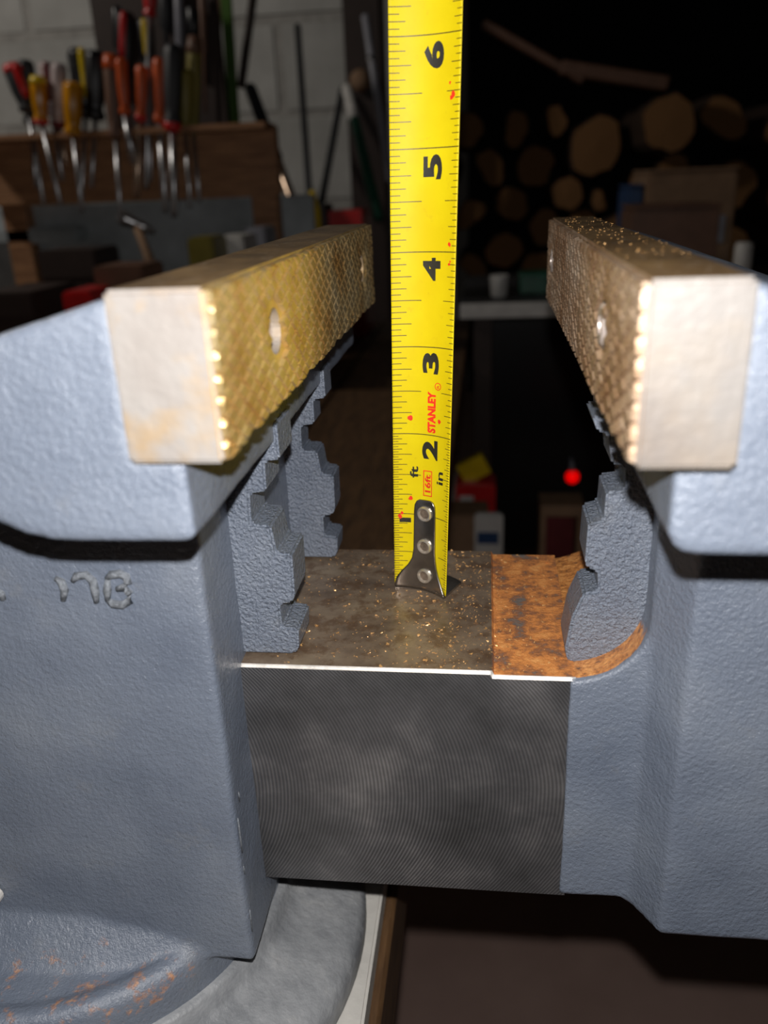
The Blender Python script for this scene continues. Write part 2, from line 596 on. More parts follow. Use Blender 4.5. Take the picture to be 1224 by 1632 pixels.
# toothed guide ribs of the throat
LP = [(-50, 1), (-31.6, 1), (-30.2, 2.2), (-29.7, 8.6), (-34.2, 9.2), (-34.2, 16.3), (-31, 16.6), (-29.9, 18.6), (-29.7, 30.8),
      (-33.6, 31.2), (-34.6, 38.8), (-39.6, 39.2), (-39.3, 47.6), (-34.8, 48.2), (-34.6, 56.2), (-30.6, 56.6), (-30.6, 66), (-50, 66)]
RP = [(64, -8), (44.0, -8), (41.2, 2), (42.6, 11.9), (45.3, 19.0), (48.9, 19.6), (48.5, 25.4), (46, 26.0), (45.2, 27.4), (45.5, 38.4),
      (49.2, 39.4), (49.4, 46.8), (53.9, 47.4), (53.6, 53.6), (50.2, 54.0), (49, 61.6), (46.4, 62.2), (45.0, 66), (64, 66)]


def rib(pts, y0, y1):
    bm = bmesh.new()
    prism(bm, mmp(pts), y0, y1, 'y', 0.0006, 2)
    o = obj('guide_rib', bm, M['paint_rib'], vise)
    return o


rib(LP, -0.042, -0.027)
rib(LP, 0.0200, 0.0320)
rib(RP, -0.038, -0.023)

# raised casting marks on the fixed jaw, their sparkle painted in as a paler tone
def stroke(pts, w=0.0011):
    bm = bmesh.new()
    tube(bm, [(p, w * (0.6 if i in (0, len(pts) - 1) else 1)) for i, p in enumerate(pts)], 8, bent=True)
    return bm


YW = -0.0652
marks = [
    [(88, 921), (98, 926), (103, 940), (101, 957)],
    [(116, 926), (122, 918), (138, 916), (148, 925), (152, 943), (154, 960)],
    [(170, 922), (178, 916), (192, 914), (201, 918), (204, 928), (198, 936), (186, 939)],
    [(198, 936), (206, 944), (206, 958), (196, 964), (180, 962), (172, 957)],
    [(172, 922), (171, 940), (172, 957)],
    [(-8, 938), (2, 946), (6, 956)],
]
for mk in marks:
    obj('cast_mark', stroke([at(px, py, YW) for px, py in mk]), M['paint_worn_glint'], vise, smooth=True)

for ch in ([(379, 1304), (381, 1318), (383, 1335), (386, 1358)], [(388, 1380), (390, 1392)], [(398, 1450), (400, 1466), (402, 1484)],
           [(336, 1030), (338, 1033)], [(380, 1262), (382, 1275)]):
    obj('paint_chip', stroke([at(px, py, -0.0645) for px, py in ch], 0.00028), M['paint_worn_glint'], vise, smooth=True)

# lock bolt on the near web
bm = bmesh.new()
c = at(-7, 1421, -0.065)
tube(bm, [((c.x, -0.0655, c.z), 0.0028), ((c.x, -0.0685, c.z), 0.0028), ((c.x, -0.0695, c.z), 0.0022)], 16)
obj('lock_bolt', bm, M['white'], vise, smooth=False)


# jaw plates with diamond serrations
def jaw_plate(side, xf, xb, y0, y1, z0, z1, m_end, m_teeth, holes, lattice, sunk):
    """xf: x of the gripping face, xb: x of the back"""
    s = 1 if xf > xb else -1
    depth = 0.0010
    xface = xf - s * depth
    bm = bmesh.new()
    box(bm, min(xface, xb), max(xface, xb), y0, y1, z0, z1, 0.0007, 2)
    for f in bm.faces:
        n_ = f.normal
        if n_.z > 0.6 or n_.z < -0.6:
            f.material_index = 1
        elif n_.x * s > 0.6:
            f.material_index = 2
        elif n_.y < -0.3 or n_.y > 0.3:
            f.material_index = 0
        else:
            f.material_index = 1
    plate = obj('jaw_plate', bm, [m_end, M['plate_top'], m_teeth], vise)
    # bolt holes
    off = vise.location
    cut = bmesh.new()
    for hy, hz, hr in holes:
        tube(cut, [((xface - s * 0.0045, hy, hz), hr), ((xface + s * 0.003, hy, hz), hr)], 32)
    bmesh.ops.recalc_face_normals(cut, faces=cut.faces)
    cme = bpy.data.meshes.new('cut')
    cut.to_mesh(cme)
    cut.free()
    cme.materials.append(M['bolt'])
    co = bpy.data.objects.new('cut', cme)
    col.objects.link(co)
    plate.parent = None
    plate.location = off
    md = plate.modifiers.new('b', 'BOOLEAN')
    md.object = co
    md.operation = 'DIFFERENCE'
    md.solver = 'EXACT'
    dg = bpy.context.evaluated_depsgraph_get()
    dg.update()
    nm = bpy.data.meshes.new_from_object(plate.evaluated_get(dg))
    plate.modifiers.clear()
    plate.data = nm
    plate.location = (0, 0, 0)
    plate.parent = vise
    bpy.data.objects.remove(co)
    for hy, hz, hr in holes:
        bm = bmesh.new()
        tube(bm, [((xface - s * 0.0044, hy, hz), hr * 0.88), ((xface - s * (sunk + 0.0006), hy, hz), hr * 0.88),
                  ((xface - s * sunk, hy, hz), hr * 0.78), ((xface - s * sunk, hy, hz), hr * 0.40),
                  ((xface - s * (sunk + 0.0008), hy, hz), hr * 0.38)], 24)
        obj('plate_bolt', bm, M['bolt'], plate)
    # serrations
    per, sa, sb = lattice
    v1 = (per / (sa + sb), sb * per / (sa + sb))
    v2 = (per / (sa + sb), -sa * per / (sa + sb))
    bm = bmesh.new()
    ya, yb, za, zb = y0 + 0.0003, y1 - 0.0003, z0 + 0.0004, z1 - 0.0004
    cl = lambda v, a, b: max(a, min(b, v))
    N = 90
    for i in range(-N, N):
        for j in range(-N, N):
            cy = (y0 + y1) / 2 + i * v1[0] + j * v2[0]
            cz = (z0 + z1) / 2 + i * v1[1] + j * v2[1]
            if cy < ya - 0.001 or cy > yb + 0.001 or cz < za - 0.001 or cz > zb + 0.001:
                continue
            if any((cy - hy) ** 2 + (cz - hz) ** 2 < (hr + 0.0020) ** 2 for hy, hz, hr in holes):
                continue
            hgt = depth * random.uniform(0.75, 1.05)
            k = random.uniform(0.70, 0.80)
            bo = [(cl(cy + 0.475 * (p * v1[0] + q * v2[0]), ya, yb), cl(cz + 0.475 * (p * v1[1] + q * v2[1]), za, zb))
                  for p, q in ((1, 1), (1, -1), (-1, -1), (-1, 1))]
            my, mz = sum(p[0] for p in bo) / 4, sum(p[1] for p in bo) / 4
            to = [(my + (p[0] - my) * k, mz + (p[1] - mz) * k) for p in bo]
            vb = [bm.verts.new((xface - s * 0.00005, p[0], p[1])) for p in bo]
            vt = [bm.verts.new((xface + s * hgt, p[0], p[1])) for p in to]
            bm.faces.new(vt)
            for q in range(4):
                bm.faces.new((vb[q], vb[(q + 1) % 4], vt[(q + 1) % 4], vt[q]))
    tag(obj('serration', bm, m_teeth, plate), kind='stuff')
    return plate


YN, YF = -0.104, 0.091


def on_x(px, py, x):
    r = RIGHT * (px - PX) + DOWN * (py - PY) + FWD * FPX
    return CAM + r * ((x - CAM.x) / r.x)


a1, a2 = on_x(441, 548, -0.0235), on_x(577, 438, -0.0235)
jaw_plate('left', -0.0226, -0.0404, YN, YF, 0.0764, 0.1053, M['plate_end_left'], M['teeth_left'],
          [(a1.y, 0.0915, 0.0048), (a2.y, 0.0915, 0.0048)], (0.0037, 0.64, 0.28), 0.0018)
b1, b2 = on_x(958, 555, 0.0428), on_x(880, 437, 0.0428)
jaw_plate('right', 0.0420, 0.0582, YN - 0.003, YF, 0.0764, 0.1050, M['plate_end_right'], M['teeth_right'],
          [(b1.y, 0.0915, 0.0048), (b2.y, 0.0915, 0.0048)], (0.0033, 0.45, 0.42), -0.0008)

# ================================================================== TAPE MEASURE
tape = tag(empty('tape_measure', (0, 0, 0)), 'yellow steel tape measure blade standing upright on the slide bar', 'tape measure')
INCH = 0.0254
ZTOP = 0.215


def blade_point(s, z, lift=0.0):
    """s across the blade (mm, -9.5..9.5), z height in m; lift towards the printed side"""
    f = max(0.0, min(1.0, z / 0.165))
    mean = math.radians(25 * (1 - f) + 8 * f)
    total = math.radians(62 * (1 - f) + 56 * f)
    k = total / 19.0
    # integrate direction from the middle
    n = 8
    x = y = 0.0
    for i in range(n):
        a = mean + k * (s * (i + 0.5) / n)
        x += math.cos(a) * s / n
        y -= math.sin(a) * s / n
    a = mean + k * s
    nx, ny = -math.sin(a), -math.cos(a)
    return Vector(((x + nx * lift * 1000) * MM + 0.0009 + 0.0275 * z, (y + ny * lift * 1000) * MM - 0.001, z))


def sheet(name, mat, rows, lift, parent, thick=0.0, nu=24, smooth=True):
    """rows: list of (z, s0, s1)"""
    bm = bmesh.new()
    grid = []
    for z, s0, s1 in rows:
        grid.append([bm.verts.new(blade_point(s0 + (s1 - s0) * i / nu, z, lift)) for i in range(nu + 1)])
    for j in range(len(grid) - 1):
        for i in range(nu):
            bm.faces.new((grid[j][i], grid[j][i + 1], grid[j + 1][i + 1], grid[j + 1][i]))
    if thick:
        g2 = []
        for z, s0, s1 in rows:
            g2.append([bm.verts.new(blade_point(s0 + (s1 - s0) * i / nu, z, lift - thick)) for i in range(nu + 1)])
        for j in range(len(g2) - 1):
            for i in range(nu):
                bm.faces.new((g2[j][i], g2[j + 1][i], g2[j + 1][i + 1], g2[j][i + 1]))
        m_ = len(grid) - 1
        for i in range(nu):
            bm.faces.new((grid[0][i], g2[0][i], g2[0][i + 1], grid[0][i + 1]))
            bm.faces.new((grid[m_][i], grid[m_][i + 1], g2[m_][i + 1], g2[m_][i]))
        for j in range(m_):
            bm.faces.new((grid[j][0], grid[j + 1][0], g2[j + 1][0], g2[j][0]))
            bm.faces.new((grid[j][nu], g2[j][nu], g2[j + 1][nu], grid[j + 1][nu]))
    return obj(name, bm, mat, parent, smooth=smooth)


blade = sheet('blade', M['tape'], [(0.0012 + (ZTOP - 0.0012) * i / 90, -9.5, 9.5) for i in range(91)], 0.0, tape, 0.00018, smooth=False)
for f in blade.data.polygons:
    f.use_smooth = True
PL = 0.00006


def strip(bm, s0, s1, z, w, lift=PL, nu=None):
    nu = nu or max(2, int(abs(s1 - s0) / 1.2) + 1)
    a = [bm.verts.new(blade_point(s0 + (s1 - s0) * i / nu, z - w / 2, lift)) for i in range(nu + 1)]
    b = [bm.verts.new(blade_point(s0 + (s1 - s0) * i / nu, z + w / 2, lift)) for i in range(nu + 1)]
    for i in range(nu):
        bm.faces.new((a[i], a[i + 1], b[i + 1], b[i]))


bm = bmesh.new()
for q in range(2, 16 * 8):
    z = q * INCH / 16
    if z > ZTOP - 0.002:
        break
    if q % 16 == 0:
        strip(bm, -9.5, 9.5, z, 0.00026)
        continue
    L = 8.4 if q % 8 == 0 else 5.6 if q % 4 == 0 else 4.2 if q % 2 == 0 else 2.7
    strip(bm, -9.5, -9.5 + L, z, 0.00022)
    Lr = 4.0 if q % 8 == 0 else 2.8 if q % 4 == 0 else 2.2 if q % 2 == 0 else 1.5
    strip(bm, 9.5 - Lr, 9.5, z, 0.0002)
for q in range(5, 64, 2):
    z = q * INCH / 32
    strip(bm, -9.5, -7.9, z, 0.00018)
    strip(bm, 8.4, 9.5, z, 0.00018)
tag(obj('tick_marks', bm, M['fine_ink'], tape, recalc=False), kind='stuff')


def print_text(text, s_mid, z0, cap_mm, length_mm, mat, bold=0.0, name='printed_number', flip=False):
    """text reading upward along the blade; glyph tops toward the left edge"""
    cu = bpy.data.curves.new('txt', 'FONT')
    cu.body = text
    cu.size = 1.0
    cu.offset = bold
    cu.resolution_u = 4
    tmp = bpy.data.objects.new('txt', cu)
    col.objects.link(tmp)
    dg = bpy.context.evaluated_depsgraph_get()
    dg.update()
    me = bpy.data.meshes.new_from_object(tmp.evaluated_get(dg))
    bpy.data.objects.remove(tmp)
    bm = bmesh.new()
    bm.from_mesh(me)
    bpy.data.meshes.remove(me)
    xs = [v.co.x for v in bm.verts]
    ys = [v.co.y for v in bm.verts]
    x0, x1, y0, y1 = min(xs), max(xs), min(ys), max(ys)
    bmesh.ops.subdivide_edges(bm, edges=[e for e in bm.edges if e.calc_length() > 0.15], cuts=2)
    for v in bm.verts:
        u = (v.co.x - x0) / (x1 - x0)
        w = (v.co.y - y0) / (y1 - y0) - 0.5
        v.co = blade_point(s_mid - w * cap_mm, z0 + u * length_mm * MM, PL * 1.6)
    return obj(name, bm, mat, tape, recalc=False)


for num, sm in (('6', 2.0), ('5', 1.9), ('4', 1.9), ('3', 1.9), ('2', 1.9)):
    z = int(num) * INCH - 0.0075
    print_text(num, sm, z, 5.2, 6.0, M['ink'], 0.045)
print_text('7', 2.0, 7 * INCH - 0.0075, 5.2, 6.0, M['ink'], 0.045)
print_text('1', -6.0, INCH - 0.0028, 3.6, 1.5, M['ink'], 0.0)
print_text('STANLEY', 2.3, 0.0515, 2.7, 12.2, M['red_ink'], 0.055, 'printed_brand')
print_text('ft', -3.2, 0.0372, 2.6, 3.6, M['ink'], 0.03, 'printed_unit')
print_text('in', 5.6, 0.0362, 2.4, 4.0, M['ink'], 0.02, 'printed_unit')
print_text('16ft', 1.2, 0.0330, 2.0, 5.6, M['red_ink'], 0.03, 'printed_length')
print_text('R', 4.3, 0.0648, 0.9, 0.9, M['red_ink'], 0.02, 'printed_mark')


def ring_print(sm, zm, r0, r1, mat, name, sq=1.0):
    bm = bmesh.new()
    n = 28
    a = [bm.verts.new(blade_point(sm + r0 * math.cos(2 * math.pi * i / n), zm + r0 * sq * MM * math.sin(2 * math.pi * i / n), PL * 1.7)) for i in range(n)]
    b = [bm.verts.new(blade_point(sm + r1 * math.cos(2 * math.pi * i / n), zm + r1 * sq * MM * math.sin(2 * math.pi * i / n), PL * 1.7)) for i in range(n)]
    for i in range(n):
        bm.faces.new((a[i], a[(i + 1) % n], b[(i + 1) % n], b[i]))
    if r0 < 0.05:
        bm.faces.new(a)
    return obj(name, bm, mat, tape, recalc=False)


ring_print(4.3, 0.0653, 0.85, 1.1, M['red_ink'], 'printed_mark')
# red frame around 16ft
bm = bmesh.new()
for (s0, s1, z, w) in ((-0.3, 2.7, 0.0319, 0.0003), (-0.3, 2.7, 0.0397, 0.0003)):
    strip(bm, s0, s1, z, w, PL * 1.7)
for s in (-0.3, 2.4):
    for i in range(6):
        strip(bm, s, s + 0.3, 0.0319 + 0.0013 * (i + 0.5), 0.0013, PL * 1.7, 1)
obj('printed_frame', bm, M['red_ink'], tape, recalc=False)


def splat(s, z, r, n=9):
    bm = bmesh.new()
    vs = []
    for i in range(n):
        a = 2 * math.pi * i / n
        q = r * random.uniform(0.7, 1.2)
        vs.append(bm.verts.new(blade_point(s + q * math.cos(a), z + q * 1.2 * MM * math.sin(a), PL * 1.9)))
    bm.faces.new(vs)
    return obj('red_speck', bm, M['red_ink'], tape, recalc=False)


for s, z, r in ((-4.4, 0.0556, 0.75), (4.9, 0.0552, 0.6), (-4.3, 0.0306, 0.7), (-7.7, 0.0246, 0.7), (-7.0, 0.0257, 0.45),
                (7.4, 0.1390, 0.75), (6.9, 0.1382, 0.5), (6.4, 0.1415, 0.3), (7.3, 0.1035, 0.5), (7.3, 0.0985, 0.35), (7.6, 0.0992, 0.3)):
    splat(s, z, r)

# end hook
rows = []
hp = [(0.0004, -9.3, 9.3), (0.0016, -9.5, 8.6), (0.0040, -8.9, 7.2), (0.0062, -7.3, 6.0), (0.0085, -5.2, 5.1), (0.0110, -3.8, 4.6),
      (0.0140, -3.3, 4.3), (0.0200, -3.2, 4.3), (0.0270, -3.1, 4.2), (0.0288, -2.9, 4.0), (0.0300, -2.3, 3.4), (0.0305, -1.4, 2.4)]
hook = sheet('hook', M['hook'], hp, 0.00062, tape, 0.00055, 20)
bm = bmesh.new()
d = Vector((0.42, 0.90, 0)).normalized() * 0.0120
n = 16
a = [blade_point(-9.3 + 18.7 * i / n, 0.0, 0.0006) for i in range(n + 1)]
lo, hi = [], []
for p in a:
    lo.append((bm.verts.new((p.x, p.y, 0.00015)), bm.verts.new((p.x + d.x, p.y + d.y, 0.00015))))
    hi.append((bm.verts.new((p.x, p.y, 0.0009)), bm.verts.new((p.x + d.x, p.y + d.y, 0.0009))))
for i in range(n):
    bm.faces.new((lo[i][0], lo[i][1], lo[i + 1][1], lo[i + 1][0]))
    bm.faces.new((hi[i][0], hi[i + 1][0], hi[i + 1][1], hi[i][1]))
    for q in (0, 1):
        bm.faces.new((lo[i][q], lo[i + 1][q], hi[i + 1][q], hi[i][q]))
for i in (0, n):
    bm.faces.new((lo[i][0], lo[i][1], hi[i][1], hi[i][0]))
obj('hook_lip', bm, M['hook'], hook)
for zc, sm in ((0.0262, 0.6), (0.0155, 0.6), (0.0055, 0.7)):
    c = blade_point(sm, zc, 0.0006)
    nrm = (blade_point(sm, zc, 0.002) - c).normalized()
    bm = bmesh.new()
    tube(bm, [(c, 0.0024), (c + nrm * 0.0005, 0.0024), (c + nrm * 0.0010, 0.0021), (c + nrm * 0.0010, 0.0018),
              (c + nrm * 0.0002, 0.0015), (c + nrm * 0.0001, 0.0002)], 28)
    for f in bm.faces:
        if all((v.co - c).length < 0.00165 for v in f.verts):
            f.material_index = 1
    obj('rivet', bm, [M['rivet'], M['hook_core']], hook, smooth=False)

# ================================================================== FILINGS (stuff nobody could count)
bm = bmesh.new()


def chip(x, y, z, r):
    vs = []
    for i in range(4):
        a = random.uniform(0, 6.28)
        vs.append(bm.verts.new((x + r * math.cos(a), y + r * math.sin(a), z + random.uniform(0.02, 0.9) * r)))
    vs[0].co.z = z
    for tri in ((0, 1, 2), (0, 1, 3), (0, 2, 3), (1, 2, 3)):
        bm.faces.new([vs[i] for i in tri])


for i in range(1500):
    while True:
        x = random.uniform(-0.044, 0.0415)
        y = random.uniform(-0.0455, 0.0285)
        wgt = 0.25 + 0.75 * math.exp(-((x - 0.012) / 0.018) ** 2)
        if random.random() < wgt:
            break
    chip(x, y, 0.0 if x < 0.022 else -0.0012, random.choice((0.00015, 0.0002, 0.0002, 0.00025, 0.0003, 0.0003, 0.00045, 0.0006)))
tag(obj('metal_filings', bm, M['filing']), 'golden brown metal filings scattered over the top of the slide bar', 'filings', None, 'stuff')
bm = bmesh.new()
for i in range(170):
    chip(random.uniform(0.0435, 0.0575), random.uniform(-0.075, 0.089), 0.1051, random.choice((0.0002, 0.0003, 0.0004)))
tag(obj('metal_filings', bm, M['filing']), 'metal filings lying on top of the right dark jaw plate', 'filings', None, 'stuff')

# ================================================================== BACKGROUND, LEFT : screwdriver rack
RY = 1.00
rack = tag(empty('screwdriver_rack', (-0.6, RY, 0.02)), 'brown wooden rack full of screwdrivers on the wall side of the bench', 'rack')


def lev(py, y):
    return at(200, py, y).z


zt, zb = lev(206, RY), lev(322, RY)
xl, xr = at(-60, 260, RY).x, at(432, 260, RY).x
bm = bmesh.new()
box(bm, xl, xr, RY + 0.035, RY + 0.060, zb, zt, 0.003, 2)
obj('back_board', bm, M['rack_wood'], rack)
bm = bmesh.new()
box(bm, xl, xr, RY - 0.014, RY + 0.035, zt - 0.009, zt, 0.002, 2)
obj('ledge', bm, M['rack_wood'], rack)
for xx in (xl + 0.03, xr - 0.03):
    bm = bmesh.new()
    box(bm, xx - 0.02, xx + 0.02, RY + 0.060, RY + 0.085, BZ, zt, 0.002, 1)
    obj('upright', bm, M['rack_wood'], rack)


def screwdriver(h0, h1, t1, hr, cols, label, cap=None, stripe=None, collar=None, shaft='steel', sr=0.0032, dy=0.0, flute=0.07):
    """h0 top of handle, h1 bottom of handle, t1 tip of the shaft: picture points on the rack plane"""
    y = RY + dy
    a, b, c = at(*h0, y), at(*h1, y), at(*t1, y - 0.004)
    th = tag(empty('screwdriver', b), label, 'screwdriver', None)
    dd = (b - a)
    L = dd.length
    bm = bmesh.new()
    st = [(0.0, 0.55), (0.03, 0.85), (0.10, 1.0), (0.55, 0.95), (0.75, 0.8), (0.84, 0.72), (0.90, 0.95), (0.96, 0.9), (1.0, 0.6)]
    tube(bm, [(a + dd * f, hr * r) for f, r in st], 24, True, flute, 6)
    obj('handle', bm, M[cols], th, smooth=True)
    if cap:
        bm = bmesh.new()
        tube(bm, [(a - dd * 0.02, hr * 0.5), (a - dd * 0.01, hr * 0.9), (a + dd * 0.10, hr * 1.08), (a + dd * 0.16, hr * 1.06)], 20)
        obj('cap', bm, M[cap], th, smooth=True)
    if stripe:
        bm = bmesh.new()
        off = Vector((hr * stripe[1], -hr * 0.72, 0))
        tube(bm, [(a + dd * 0.02 + off, hr * 0.3), (a + dd * 0.1 + off, hr * 0.42), (a + dd * 0.6 + off, hr * 0.4), (a + dd * 0.72 + off * 0.85, hr * 0.3)], 10)
        obj('grip_stripe', bm, M[stripe[0]], th, smooth=True)
    if collar:
        bm = bmesh.new()
        tube(bm, [(b - dd * 0.10, hr * 0.7), (b - dd * 0.06, hr * 1.02), (b + dd * 0.02, hr * 0.95), (b + dd * 0.05, hr * 0.5)], 16)
        obj('collar', bm, M[collar], th, smooth=True)
    bm = bmesh.new()
    e = (c - b)
    tube(bm, [(b - dd * 0.03, sr), (b + e * 0.97, sr), (c, sr * 0.55)], 10)
    obj('shaft', bm, M[shaft], th, smooth=True)
    return th


S = screwdriver
S((18, 103), (46, 178), (70, 326), 0.0125, 'charcoal', 'charcoal screwdriver with red cap and red stripe at the rack end', 'red', ('red', 0.75))
S((60, 122), (66, 196), (97, 326), 0.0105, 'amber', 'screwdriver with a yellow cap, amber handle and red collar', 'yellow', None, 'red', dy=-0.012)
S((74, 98), (84, 186), (100, 288), 0.0115, 'clear', 'clear plastic screwdriver with a maroon stripe', None, ('maroon', 0.2), dy=0.012)
S((94, 100), (93, 200), (106, 264), 0.0100, 'clear', 'clear plastic screwdriver with maroon collar and copper-toned shaft', None, None, 'maroon', 'copper_steel', dy=0.0)
S((116, 130), (117, 216), (131, 336), 0.0125, 'amber', 'plain amber screwdriver with a thin grey shaft', None, dy=-0.014)
S((122, 76), (137, 188), (129, 330), 0.0130, 'black', 'black screwdriver with one long yellow stripe', None, ('yellow', 0.8), dy=0.006)
S((152, 80), (152, 192), (146, 300), 0.0135, 'black', 'plain black screwdriver with a chrome stud, beside the yellow-striped one', None, dy=0.0)
S((176, 88), (185, 222), (192, 346), 0.0105, 'brown', 'brown handled screwdriver with an orange cap', 'orange', dy=-0.010)
S((201, 18), (198, 122), (212, 262), 0.0120, 'black', 'tall black screwdriver with a crimson stripe rising above the others', None, ('red', 0.0), sr=0.0046, dy=0.016)
S((192, 92), (200, 184), (212, 255), 0.0085, 'orange', 'slim orange-red screwdriver with a thick chrome shaft', None, sr=0.0050, dy=-0.012)
S((230, 30), (238, 116), (240, 290), 0.0115, 'black', 'tall black screwdriver with a bright yellow stripe rising above the others', None, ('yellow', 0.2), dy=0.018)
S((226, 104), (224, 190), (217, 315), 0.0085, 'orange', 'orange-red screwdriver with a copper-toned shaft and red collar', None, None, 'red', 'copper_steel', 0.0052, dy=-0.008)
S((240, -30), (239, 26), (233, 302), 0.0090, 'red', 'long screwdriver with a short red handle standing highest', None, sr=0.0042, dy=0.004)
S((253, 92), (254, 192), (264, 338), 0.0085, 'orange', 'dull orange screwdriver with two-part handle', None, None, 'orange', sr=0.0044, dy=-0.004)
S((276, 70), (275, 204), (278, 345), 0.0125, 'charcoal', 'charcoal screwdriver with a red collar and bright chrome shaft', None, None, 'red', sr=0.0052, dy=-0.012)
S((297, 110), (296, 212), (303, 330), 0.0110, 'olive', 'olive screwdriver with a dark shaft at the right of the rack', None, dy=0.004)
S((310, 60), (308, 214), (318, 322), 0.0100, 'olive', 'taller olive screwdriver at the right end of the rack', 'brown', dy=0.016)
S((40, 95), (50, 200), (58, 300), 0.0110, 'charcoal', 'dark screwdriver half hidden behind the red-capped one', None, dy=0.020)

p0, p1 = at(172, 205, 1.20), at(338, -60, 1.20)
db = tag(empty('tool_board', ((p0.x + p1.x) / 2, 1.21, BZ)), 'dark board with hanging tools standing behind the screwdrivers', 'board')
bm = bmesh.new()
box(bm, p0.x, p1.x, 1.20, 1.215, BZ, p1.z, 0.002, 1)
obj('panel', bm, M['darkbrown'], db)
for (px, w_, y0_, y1_, mt) in ((186, 0.008, 10, 150, 'black'), (262, 0.010, -30, 130, 'charcoal'), (284, 0.007, -20, 170, 'greyplastic'),
                               (306, 0.010, 10, 120, 'black'), (322, 0.006, -10, 180, 'brown')):
    q0, q1 = at(px, y0_, 1.19), at(px + 6, y1_, 1.19)
    bm = bmesh.new()
    tube(bm, [(q0, w_ * 0.7), (q0 + (q1 - q0) * 0.04, w_), (q0 + (q1 - q0) * 0.45, w_), (q0 + (q1 - q0) * 0.5, w_ * 0.45), (q1, w_ * 0.35)], 12)
    obj('hanging_tool', bm, M[mt], db, smooth=True)

# grey steel upstand behind the bench
bm = bmesh.new()
za, zc = at(200, 322, 1.10).z, at(200, 425, 1.10).z
box(bm, -1.05, at(500, 330, 1.10).x, 1.10, 1.112, BZ, za, 0.002, 1)
up = tag(obj('steel_upstand', bm, M['grey_metal']), 'grey sheet steel upstand along the back of the bench', 'panel')
bm = bmesh.new()
box(bm, -1.05, at(130, 380, 1.07).x, 1.060, 1.0985, at(50, 388, 1.07).z, at(50, 362, 1.07).z, 0.004, 2)
tag(obj('steel_angle', bm, M['grey_metal']), 'short steel angle bar fixed along the grey upstand', 'bar')


def leaning(name, p0, p1, y0, y1, w, mat, label, cat, flat=False, extra=None):
    a, b = at(*p0, y0), at(*p1, y1)
    th = None
    bm = bmesh.new()
    if flat:
        dd = b - a
        u, v = frame_of(dd)
        if abs(u.x) < abs(v.x):
            u, v = v, u
        vs = []
        for e in (a, b):
            for (i, j) in ((-1, -1), (1, -1), (1, 1), (-1, 1)):
                vs.append(bm.verts.new(e + u * (w * i) + v * (w * 0.35 * j)))
        for q in ((0, 1, 2, 3), (4, 5, 6, 7), (0, 1, 5, 4), (1, 2, 6, 5), (2, 3, 7, 6), (3, 0, 4, 7)):
            bm.faces.new([vs[i] for i in q])
        bmesh.ops.bevel(bm, geom=list(bm.edges), offset=w * 0.15, segments=1, affect='EDGES')
    else:
        tube(bm, [(a, w * 0.8), (a + (b - a) * 0.01, w), (a + (b - a) * 0.99, w), (b, w * 0.8)], 14)
    if extra:
        th = tag(empty(name, b), label, cat)
        obj('rod', bm, M[mat], th, smooth=not flat)
        for (f0, f1, ww, mt, pn) in extra:
            bm = bmesh.new()
            tube(bm, [(a + (b - a) * f0, ww * 0.8), (a + (b - a) * (f0 + 0.02), ww), (a + (b - a) * (f1 - 0.02), ww), (a + (b - a) * f1, ww * 0.8)], 14)
            obj(pn, bm, M[mt], th, smooth=True)
        return th
    return tag(obj(name, bm, M[mat], smooth=not flat), label, cat)


leaning('wooden_batten', (345, -40), (343, 205), 1.30, 1.30, 0.009, 'brown', 'thin brown wooden batten standing behind the screwdriver rack', 'batten', True)
leaning('plastic_strip', (358, -40), (374, 198), 1.28, 1.28, 0.009, 'green', 'bright green plastic strip standing beside the wooden batten', 'strip', True)
leaning('dark_rod', (408, -40), (384, 140), 1.32, 1.30, 0.007, 'darkbrown', 'dark brown rod beside the green strip', 'rod')
leaning('steel_tube', (398, 138), (490, 385), 1.30, 1.125, 0.0085, 'copper_steel', 'slanting steel tube with a warm shine leaning at the wall', 'tube',
        False, [(0.0, 0.5, 0.0105, 'charcoal', 'grip')])
leaning('thin_rod', (474, 40), (494, 330), 1.70, 1.45, 0.007, 'charcoal', 'thin upright dark rod leaning on the block wall', 'rod')
leaning('thin_rod', (546, 140), (508, 345), 1.60, 1.40, 0.007, 'charcoal', 'dark rod slanting the other way near the brown post', 'rod')
leaning('garden_stake', (552, 138), (604, 350), 1.50, 1.32, 0.0095, 'darkgreen', 'dark green stake with a white upper end', 'stake',
        False, [(0.0, 0.27, 0.0105, 'white', 'white_end')])
leaning('grey_pole', (582, 24), (622, 290), 1.40, 1.34, 0.0072, 'greyplastic', 'slim grey pole leaning against the brown post', 'pole',
        False, [(0.24, 0.28, 0.009, 'steel', 'joint')])
# brown post standing at the end of the block wall
p = at(582, 200, 1.62)
bm = bmesh.new()
box(bm, p.x - 0.036, p.x + 0.040, 1.62, 1.70, FLOOR_Z, 1.2, 0.004, 2)
post = tag(empty('timber_post', (p.x, 1.66, FLOOR_Z)), 'dark brown timber post at the end of the block wall', 'post')
obj('shaft', bm, M['darkbrown'], post)
bm = bmesh.new()
k = at(574, 128, 1.60)
tube(bm, [((k.x, 1.62, k.z), 0.018), ((k.x, 1.605, k.z), 0.022), ((k.x, 1.59, k.z), 0.017), ((k.x, 1.586, k.z), 0.006)], 20)
obj('knob', bm, M['cardboard'], post, smooth=True)


